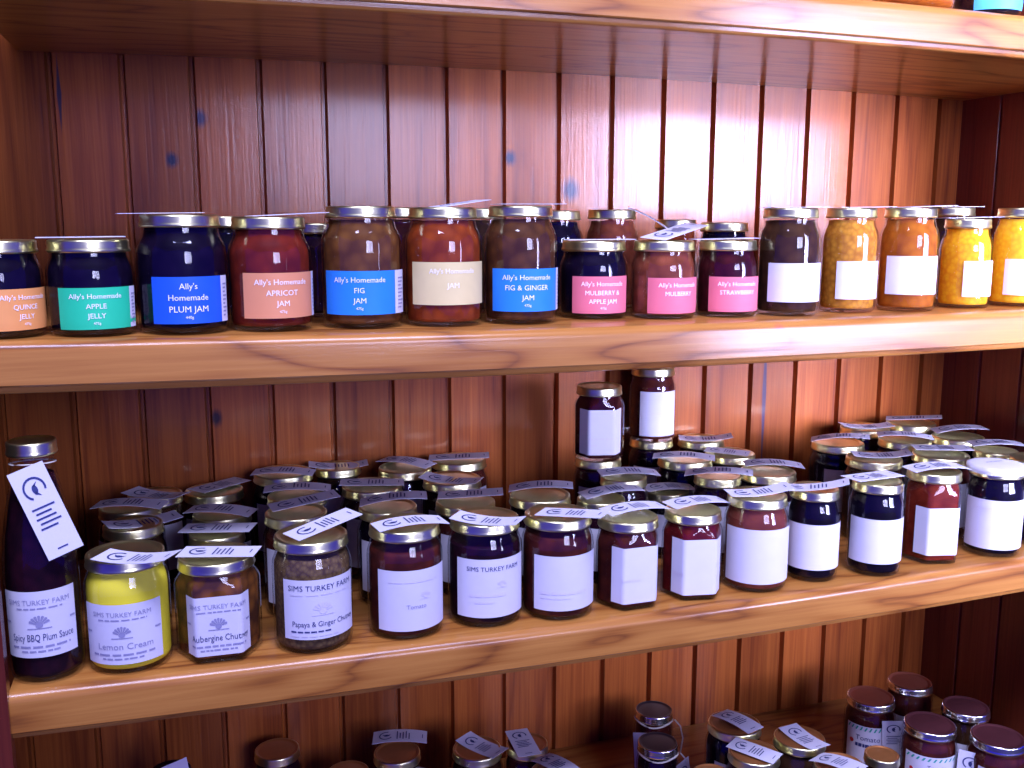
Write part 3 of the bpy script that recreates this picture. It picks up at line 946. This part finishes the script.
LABEL = {
    'F0': ('sauce_bottle', 'tall dark sauce bottle with a white swing tag hanging from its neck', 'bottle'),
    'F1': ('preserve_jar', 'jar of bright yellow lemon cream on the lower shelf edge', 'jar'),
    'F2': ('preserve_jar', 'six-sided jar of aubergine chutney beside the yellow lemon cream jar', 'jar'),
    'F3': ('preserve_jar', 'jar of seedy papaya and ginger chutney, its white tag tilted up off the lid', 'jar'),
    'F4': ('preserve_jar', 'dark jar whose white label reads only tomato, next to the papaya chutney', 'jar'),
    'F5': ('preserve_jar', 'front jar of near-black preserve whose label shows only a blue heading', 'jar'),
    'F6': ('preserve_jar', 'round front jar of dark maroon chutney just before the two six-sided red jars', 'jar'),
    'F7': ('preserve_jar', 'first of the two neighbouring six-sided jars, with maroon chutney and a blank label', 'jar'),
    'F8': ('preserve_jar', 'six-sided jar of red jelly between the maroon six-sided jar and the round brick-red jar', 'jar'),
    'F9': ('preserve_jar', 'round front jar of brick-red relish with a wide blank white label', 'jar'),
    'F10': ('preserve_jar', 'narrow jar of black preserve right beside the round brick-red jar', 'jar'),
    'F11': ('preserve_jar', 'round jar of black preserve just before the six-sided tomato-red jar', 'jar'),
    'F12': ('preserve_jar', 'six-sided jar of tomato-red relish between two black jars', 'jar'),
    'F13': ('preserve_jar', 'black jar with a round white paper cover over its lid', 'jar'),
    'F14': ('preserve_jar', 'dark blue-black jar cut by the photo edge, beside the white-covered jar', 'jar'),
    'R1': ('preserve_jar', 'gold-lidded jar directly behind the yellow lemon cream, white tag rising at one end', 'jar'),
    'R3': ('preserve_jar', 'dim jar second back behind the yellow lemon cream jar', 'jar'),
    'R5': ('preserve_jar', 'dim jar in the shaded corner, third back behind the yellow lemon cream', 'jar'),
    'R2': ('preserve_jar', 'tagged jar directly behind the aubergine chutney jar', 'jar'),
    'R4': ('preserve_jar', 'shaded jar second back behind the aubergine chutney jar', 'jar'),
    'R6': ('preserve_jar', 'jar against the boards behind the aubergine chutney, its tag turned towards the back', 'jar'),
    'G1': ('preserve_jar', 'gold-lidded jar directly behind the papaya and ginger chutney, its tag slanting up', 'jar'),
    'G2': ('preserve_jar', 'shaded jar second back behind the papaya and ginger chutney', 'jar'),
    'G3': ('preserve_jar', 'dim jar against the boards behind the papaya and ginger chutney', 'jar'),
    'G4': ('preserve_jar', 'back-row jar against the boards behind the tomato jar, tag across its lid', 'jar'),
    'G7': ('preserve_jar', 'gold-lidded jar directly behind the jar labelled tomato', 'jar'),
    'G5': ('preserve_jar', 'wide-lidded jar second back behind the jar labelled tomato', 'jar'),
    'G6': ('preserve_jar', 'back-row jar between the tagged jars behind the tomato jar and the blue-headed jar', 'jar'),
    'G10': ('preserve_jar', 'tagged jar directly behind the front jar with the blue heading', 'jar'),
    'G8': ('preserve_jar', 'jar second back behind the front jar with the blue heading', 'jar'),
    'G9': ('preserve_jar', 'jar against the boards behind the blue-headed jar, highest lid of that group', 'jar'),
    'G11': ('preserve_jar', 'tagged jar directly behind the round dark maroon front jar', 'jar'),
    'H1': ('preserve_jar', 'tagged jar behind the maroon six-sided jar, ahead of the two-high stack', 'jar'),
    'H5': ('preserve_jar', 'gold-lidded jar standing right in front of the six-sided jar that is stacked up', 'jar'),
    'U3': ('preserve_jar', 'mostly hidden jar that carries the six-sided stacked jar', 'jar'),
    'U4': ('preserve_jar', 'gold-lidded jar that carries the round stacked jar by the boards', 'jar'),
    'H3': ('preserve_jar', 'six-sided jar of dark berry jelly stacked on top of another jar', 'jar'),
    'H4': ('preserve_jar', 'round jar of maroon preserve stacked highest, close under the upper shelf', 'jar'),
    'H2': ('preserve_jar', 'low tagged jar directly behind the six-sided red jelly jar', 'jar'),
    'H6': ('preserve_jar', 'wide-lidded jar just ahead of the jar that carries the round stacked jar', 'jar'),
    'H9': ('preserve_jar', 'broad-tagged jar directly behind the round brick-red jar', 'jar'),
    'H8': ('preserve_jar', 'jar second back behind the narrow black jar, tag sloping over its lid', 'jar'),
    'H7': ('preserve_jar', 'jar against the boards just past the two-high stack, with a dim tag', 'jar'),
    'H10': ('preserve_jar', 'tagged jar directly behind the narrow black jar', 'jar'),
    'I6': ('preserve_jar', 'gold-lidded jar directly behind the six-sided tomato-red jar', 'jar'),
    'I1': ('preserve_jar', 'jar second back behind the six-sided tomato-red jar', 'jar'),
    'I2': ('preserve_jar', 'jar by the back boards, third back behind the six-sided tomato-red jar', 'jar'),
    'I7': ('preserve_jar', 'tagged jar directly behind the jar with the white paper cover', 'jar'),
    'I4': ('preserve_jar', 'jar second back behind the jar with the white paper cover', 'jar'),
    'I3': ('preserve_jar', 'jar in the far corner where the back boards meet the dark side panel', 'jar'),
    'I5': ('preserve_jar', 'jar by the dark side panel whose tag juts out, just ahead of the corner jar', 'jar'),
    'I8': ('preserve_jar', 'jar nearest the dark side panel, its tag running off past the photo edge', 'jar'),
    'P1': ('jam_jar', 'short jar of quince jelly with an orange label, cut by the photo edge', 'jar'),
    'P2': ('jam_jar', 'short dark jar of apple jelly with a teal green label', 'jar'),
    'P3': ('jam_jar', 'tall dark jar of plum jam with a royal blue label', 'jar'),
    'P4': ('jam_jar', 'jar of dark red apricot jam with a salmon label', 'jar'),
    'P5': ('jam_jar', 'tall brown jar of fig jam with a bright blue label', 'jar'),
    'P6': ('jam_jar', 'tall jar of red-brown jam with a pale cream label', 'jar'),
    'P7': ('jam_jar', 'tall brown jar of fig and ginger jam with a bright blue label', 'jar'),
    'P8': ('jam_jar', 'short near-black jar of mulberry and apple jam with a pink label', 'jar'),
    'P9': ('jam_jar', 'short rosy brown jar with a pink label, middle of the three pink-labelled jars', 'jar'),
    'P10': ('jam_jar', 'short dark red strawberry jar with a pink label', 'jar'),
    'L1': ('jam_jar', 'tall umber brown jar with a blank white label', 'jar'),
    'L2': ('jam_jar', 'tall jar of speckled orange marmalade beside the umber brown jar', 'jar'),
    'L3': ('jam_jar', 'tall jar of clear amber preserve between two speckled marmalade jars', 'jar'),
    'L4': ('jam_jar', 'golden yellow marmalade jar with a narrow white label and a lower lid', 'jar'),
    'L5': ('jam_jar', 'brightest yellow marmalade jar, cut by the photo edge', 'jar'),
    'K1': ('jam_jar', 'black jar standing behind the near-black mulberry and apple jar', 'jar'),
    'K2': ('jam_jar', 'rosy brown jar behind the pink-labelled jars, a tag hanging off its lid', 'jar'),
    'KA': ('jam_jar', 'gold-lidded jar peeping between the fig jam and the cream-labelled jar', 'jar'),
    'KB': ('jam_jar', 'lower gold-lidded jar peeping between the apricot and the fig jam', 'jar'),
    'KD': ('jam_jar', 'gold-lidded jar peeping between the cream-labelled jar and the fig and ginger jam', 'jar'),
    'K3': ('jam_jar', 'dim brown-lidded jar by the boards, half hidden behind a slanted white tag', 'jar'),
    'K4': ('jam_jar', 'dark jar behind the strawberry jar, a white tag leaning on its lid', 'jar'),
    'KF': ('jam_jar', 'gold-lidded jar behind the golden yellow marmalade jar', 'jar'),
    'KG': ('jam_jar', 'gold-lidded jar peeping between the plum jam and the apricot jam', 'jar'),
    'la': ('preserve_jar', 'dim untagged jar on the bottom shelf by the boards, nearest the lone upright tag', 'jar'),
    'lg': ('preserve_jar', 'dim untagged jar on the bottom shelf cut by the photo edge, beside crosswise-tagged one', 'jar'),
    'lb': ('preserve_jar', 'bottom shelf jar whose tag lies crosswise along the back of its lid', 'jar'),
    'lf': ('preserve_jar', 'bottom shelf jar just in front of the crosswise-tagged one, only its tag showing', 'jar'),
    'lc': ('preserve_jar', 'bottom shelf jar with a tag lying diagonally across its copper lid, by the boards', 'jar'),
    'ld': ('preserve_jar', 'bottom shelf jar with its tag pointing forward, beside the diagonal-tagged one', 'jar'),
    'le': ('preserve_jar', 'bottom shelf jar in front of the forward-pointing tag, its own tag at the photo edge', 'jar'),
    'st1': ('preserve_jar', 'small black-lidded jar tied with pale twine, the farther of two', 'jar'),
    'st2': ('preserve_jar', 'small black-lidded jar tied with pale twine, the nearer of two', 'jar'),
    'ma': ('preserve_jar', 'copper-lidded tagged jar on the bottom shelf, farthest back of its trio', 'jar'),
    'mb': ('preserve_jar', 'copper-lidded tagged jar on the bottom shelf, nearest the tomato jar', 'jar'),
    'mc': ('preserve_jar', 'copper-lidded tagged jar on the bottom shelf, middle one of its trio', 'jar'),
    'md': ('preserve_jar', 'copper-lidded tagged jar on the bottom shelf, cut by the photo edge beside the tiny lid', 'jar'),
    'mh': ('preserve_jar', 'untagged jar at the photo edge beside the nearer twine-tied jar', 'jar'),
    'J1': ('relish_jar', 'tomato relish jar with a green-banded label and a tag, smooth red-brown lid', 'jar'),
    'J2': ('relish_jar', 'jar by the side panel just behind the smooth red-brown lidded tomato jar', 'jar'),
    'J3': ('relish_jar', 'tomato relish jar with a red dot label, in front of the red-brown lidded one', 'jar'),
    'J5': ('relish_jar', 'dark-lidded jar deep in the shade, hard by the side panel', 'jar'),
    'J4': ('relish_jar', 'relish jar nearest the front at the photo corner, with a white tag at its side', 'jar'),
    'sm': ('preserve_jar', 'small gold-lidded jar standing in front of the red-brown lidded tomato jar', 'jar'),
}


def build_jar(k):
    x, y, z, R, H = J[k]
    name, label, cat = LABEL[k]
    shelf = 'upper' if z > 1.0 else ('lower' if z > .6 else 'bottom')
    lift = .0005
    if 'F1' <= k <= 'F9' and k[0] == 'F':
        y -= .0075
        H -= .001
    if k == 'F0':
        y -= .004
    for i in (1, 2, 3):
        if abs(z - ZB[i] - THICK) < .02:
            lift += abs(2 * BEND[i][0] * x + BEND[i][1]) * R * .9
    jar = empty(name, (x, y, z + lift), label, cat, {'upper': 'jam jars on the upper shelf', 'lower': 'preserve jars on the middle shelf', 'bottom': 'jars on the bottom shelf'}[shelf] if k != 'F0' else None)
    kind = 'bottle' if k == 'F0' else ('hex' if k in HEX else ('tall' if k in TALL else 'round'))
    a0 = 0.0
    if k in LAB:
        a0 = (LAB[k][0] + LAB[k][1]) / 2
    elif kind == 'hex':
        a0 = -.15
    prof = body_profile(kind, R, H)
    v, f = lathe(prof, a0)
    mesh_obj('glass_body', v, f, M['glass'], jar, smooth=True)
    # the filling stands 2.2 mm inside the glass
    top = H * FILL.get(k, .885 if kind != 'bottle' else .86)
    inner = [(0.0, .0045, 0)]
    for (r, zz, hx) in prof[2:]:
        zz = max(zz, .0045) if zz < .01 else zz
        if zz >= top:
            break
        inner.append((max(r - .0022, .004), zz if zz > .0046 else .0046, hx))
    lr = surf_r(kind, R, H, a0, a0, top) - .0022
    inner += [(lr, top, 0), (lr * .9, top + .0004, 0), (0.0, top + .0004, 0)]
    jam = CONTENT.get(k) or ('maroon', 'plum', 'black', 'umber')[sum(map(ord, k)) % 4]
    v, f = lathe(inner, a0, False)
    mesh_obj('jam_filling', v, f, M['jam_' + jam], jar, smooth=True)
    # lid
    if kind == 'bottle':
        lid_on(jar, R * .66, H, M['gold'], .012)
    elif k in ('st1', 'st2'):
        lid_on(jar, R * .95, H, M['silver'], .011, M['black_lid'])
    elif z < .6:
        lid_on(jar, R * .93, H, M['silver'] if k in ('J1', 'J2', 'J3', 'J4', 'J5') else M['gold'], .011,
               M['dark_lid'] if k in ('J3', 'J4', 'J5') else (M['copper'] if k in ('J1', 'J2') else M['amber_lid']))
    else:
        lid_on(jar, R * (.88 if kind == 'tall' else .93), H, M['gold'])
    # label
    if k in LAB:
        A0, A1, z0, z1 = LAB[k]
        pap, strip = PAPERS.get(k, ('paper', 0))
        label_on(jar, kind, R, H, a0, A0, A1, z0, min(z1, H - .011 - (.0145 if kind == 'hex' else .019)) if kind != 'bottle' else z1, M[pap], a0, DESIGN.get(k), strip)
    elif z > .6 and z < .8:
        w = .036 / R
        label_on(jar, kind, R, H, a0, -.1 - w, -.1 + w, .016, H * .70, M['paper'], a0, None)
    elif z < .6 and k not in ('sm',):
        w = .034 / R
        label_on(jar, kind, R, H, a0, -.3 - w, -.3 + w, .012, H * .62, M['paper'], a0, None)
    # tag on the lid
    if k in TAG:
        t = TAG[k]
        A, Bq = Vector(t[:3]), Vector(t[3:])
        A.z += .001
        Bq.z = max(Bq.z, A.z - .0015)
        tag_on(jar, A, Bq, curl=(0, 1, 1, 2)[sum(map(ord, k)) % 4] if k not in ('F3', 'G1') else 0)
    return jar


def tube(path, r, n=8):
    vs, fs = [], []
    m = len(path)
    for i, p in enumerate(path):
        p = Vector(p)
        d = (Vector(path[min(i + 1, m - 1)]) - Vector(path[max(i - 1, 0)])).normalized()
        a = d.orthogonal().normalized()
        b = d.cross(a)
        for k in range(n):
            t = 2 * math.pi * k / n
            vs.append(tuple(p + r * (math.cos(t) * a + math.sin(t) * b)))
    for i in range(m - 1):
        for k in range(n):
            fs.append((i * n + k, i * n + (k + 1) % n, (i + 1) * n + (k + 1) % n, (i + 1) * n + k))
    fs += [tuple(range(n)), tuple(range((m - 1) * n, m * n))]
    return vs, fs


def extras(jars):
    # bottle: tag on a thread round the neck, leaning on the shoulder
    b = jars['F0']
    R, H = J['F0'][3], J['F0'][4]
    tag_on(b, (-.003, -R * .66 - .004, H - .019), (.026, -R - .006, H - .093), up=(0, -1, .35))
    loop = [(R * .60 * math.sin(t), -R * .60 * math.cos(t), H - .020 + .002 * math.cos(t)) for t in [2 * math.pi * i / 24 for i in range(25)]]
    v, f = tube(loop, .0006)
    mesh_obj('thread', v, f, M['twine'], b, True)
    # white paper cover over one lid
    c = jars['F13']
    R, H = J['F13'][3], J['F13'][4]
    prof = [(R * 1.03, H - .0065, 0), (R * 1.045, H - .003, 0), (R * 1.03, H + .001, 0), (R * .9, H + .0018, 0), (R * .5, H + .0022, 0), (0.0, H + .0024, 0)]
    v, f = lathe(prof, seg=48)
    v = [(x * (1 + .012 * math.sin(9 * math.atan2(y, x))), y * (1 + .012 * math.sin(9 * math.atan2(y, x))), z) for x, y, z in v]
    cov = mesh_obj('paper_cover', v, f, M['cover'], c, True)
    v2, f2 = [], []
    wavy_bars(v2, f2, -.012, .012, .004, .0022)
    mesh_obj('cover_print', [(p[0], p[1], H + .0032) for p in v2], f2, M['grey_ink'], cov)
    # upper shelf tags lying nearly level with the eye
    for k, A, Bq in (('P2', (-.040, -.012, .003), (.030, -.004, .004)), ('P3', (-.052, -.004, .002), (.020, .004, .0035)), ('P4', (-.018, -.010, .002), (.052, .004, .006)),
                     ('P6', (-.004, .012, .002), (.050, .030, .010)), ('P7', (-.030, -.012, .003), (.040, -.008, .004)), ('P8', (-.030, .006, .002), (.042, -.006, .003)),
                     ('P10', (-.040, .006, .002), (.030, -.006, .004)), ('L1', (-.03, .0, .002), (.042, .004, .003)), ('L2', (-.02, .004, .002), (.05, .0, .0035)),
                     ('L3', (-.01, .004, .002), (.060, .010, .005)), ('L4', (-.03, .01, .002), (.04, .0, .004)), ('KF', (-.03, .0, .002), (.042, .004, .003))):
        H = J[k][4]
        tag_on(jars[k], (A[0], A[1], H + A[2] - .0015), (Bq[0], Bq[1], H + Bq[2] - .002), curl=0)
    # the slanted white tag from the rosy pink-labelled jar up to the dark jar's lid, and the hanging one
    x, y, z, R, H = J['P9']
    tag_on(jars['P9'], (-.012, .004, H + .0015), (.075, .068, H + .0165), up=(.0, -.12, 1))
    x, y, z, R, H = J['K2']
    tag_on(jars['K2'], (.018, -.006, H + .002), (.066, -.030, H - .028), up=(.4, -.25, .8), curl=1)
    # bottom shelf: twine round two small jars, their tags
    for k, sx in (('st1', -1), ('st2', 1)):
        x, y, z, R, H = J[k]
        loop = [(R * .95 * math.sin(t), -R * .95 * math.cos(t), H - .013 + .0015 * math.sin(3 * t)) for t in [2 * math.pi * i / 28 for i in range(29)]]
        v, f = tube(loop, .0011)
        tw = mesh_obj('twine', v, f, M['twine'], jars[k], True)
        end = [(R * .9, -R * .55, H - .012), (R * 1.2, -R * .6, H - .022), (R * 1.28, -R * .75, H - .038), (R * 1.05, -R * .95, H - .055)]
        v, f = tube(end, .001)
        mesh_obj('twine_end', v, f, M['twine'], tw, True)
        tag_on(jars[k], (sx * R * .9, -R * .75, H - .020), (sx * R * 1.0 + .004, -R * 1.05, H - .082), up=(sx * .6, -1, .3))
    x, y, z, R, H = J['J1']
    tag_on(jars['J1'], (.005, -.0415, H - .017), (.008, -.0425, H - .066), up=(-.4, -.9, 0))
    x, y, z, R, H = J['J4']
    tag_on(jars['J4'], (-.034, .006, H - .020), (-.041, .002, H - .080), up=(-.7, -.7, .15))
    # two jars standing on the top shelf, seen from below its edge
    for name, lab, x, y, R, H, jam, pap, dz, ang in (
            ('jam_jar', 'orange-brown jar on the topmost shelf, only its base in the photo', .758, .046, .042, .112, 'orange_jam', None, 1, 0),
            ('jam_jar', 'jar with a sky blue label on the topmost shelf, only its base in the photo', .853, .042, .036, .112, 'navy', 'sky', 1, -.25)):
        z = ZB[1] + THICK + bend(1, x) + .0012
        jar = empty(name, (x, y, z), lab, 'jar', 'jars on the topmost shelf')
        prof = body_profile('tall', R, H)
        v, f = lathe(prof)
        mesh_obj('glass_body', v, f, M['glass'], jar, smooth=True)
        inner = [(0.0, .0045, 0)] + [(r - .0022, max(zz, .0046), 0) for r, zz, _ in prof[2:6]] + [(R * .9, H * .86, 0), (0.0, H * .86, 0)]
        v, f = lathe(inner, 0, False)
        mesh_obj('jam_filling', v, f, M['jam_' + jam], jar, smooth=True)
        lid_on(jar, R * .88, H, M['gold'])
        if pap:
            label_on(jar, 'tall', R, H, 0, ang - .85, ang + .85, .004, .062, M[pap], 0, ally((("Ally's Homemade", .74, .12, .92), ('JAM', .45, .12, .6))))


def lone_tag_jar():
    # the dark jar in the shaded corner of the bottom shelf whose upright tag alone is seen
    x, y, z = -.046, .195, .3956
    jar = empty('preserve_jar', (x, y, z), 'dark jar in the shaded bottom corner, only its upright white tag showing', 'jar', 'jars on the bottom shelf')
    R, H = .034, .150
    prof = body_profile('bottle', R, H)
    v, f = lathe(prof)
    mesh_obj('glass_body', v, f, M['glass'], jar, smooth=True)
    inner = [(0.0, .0045, 0)] + [(r - .0022, max(zz, .0046), 0) for r, zz, _ in prof[2:10]] + [(R * .52, H * .9, 0), (0.0, H * .9, 0)]
    v, f = lathe(inner, 0, False)
    mesh_obj('jam_filling', v, f, M['jam_black'], jar, smooth=True)
    lid_on(jar, R * .66, H, M['black_lid'], .012)
    tag_on(jar, (.004, -R * .75, H + .022), (.014, -R * .95, H - .042), up=(.3, -1, .2))


build_room_and_unit()
JARS = {k: build_jar(k) for k in J}
extras(JARS)
lone_tag_jar()
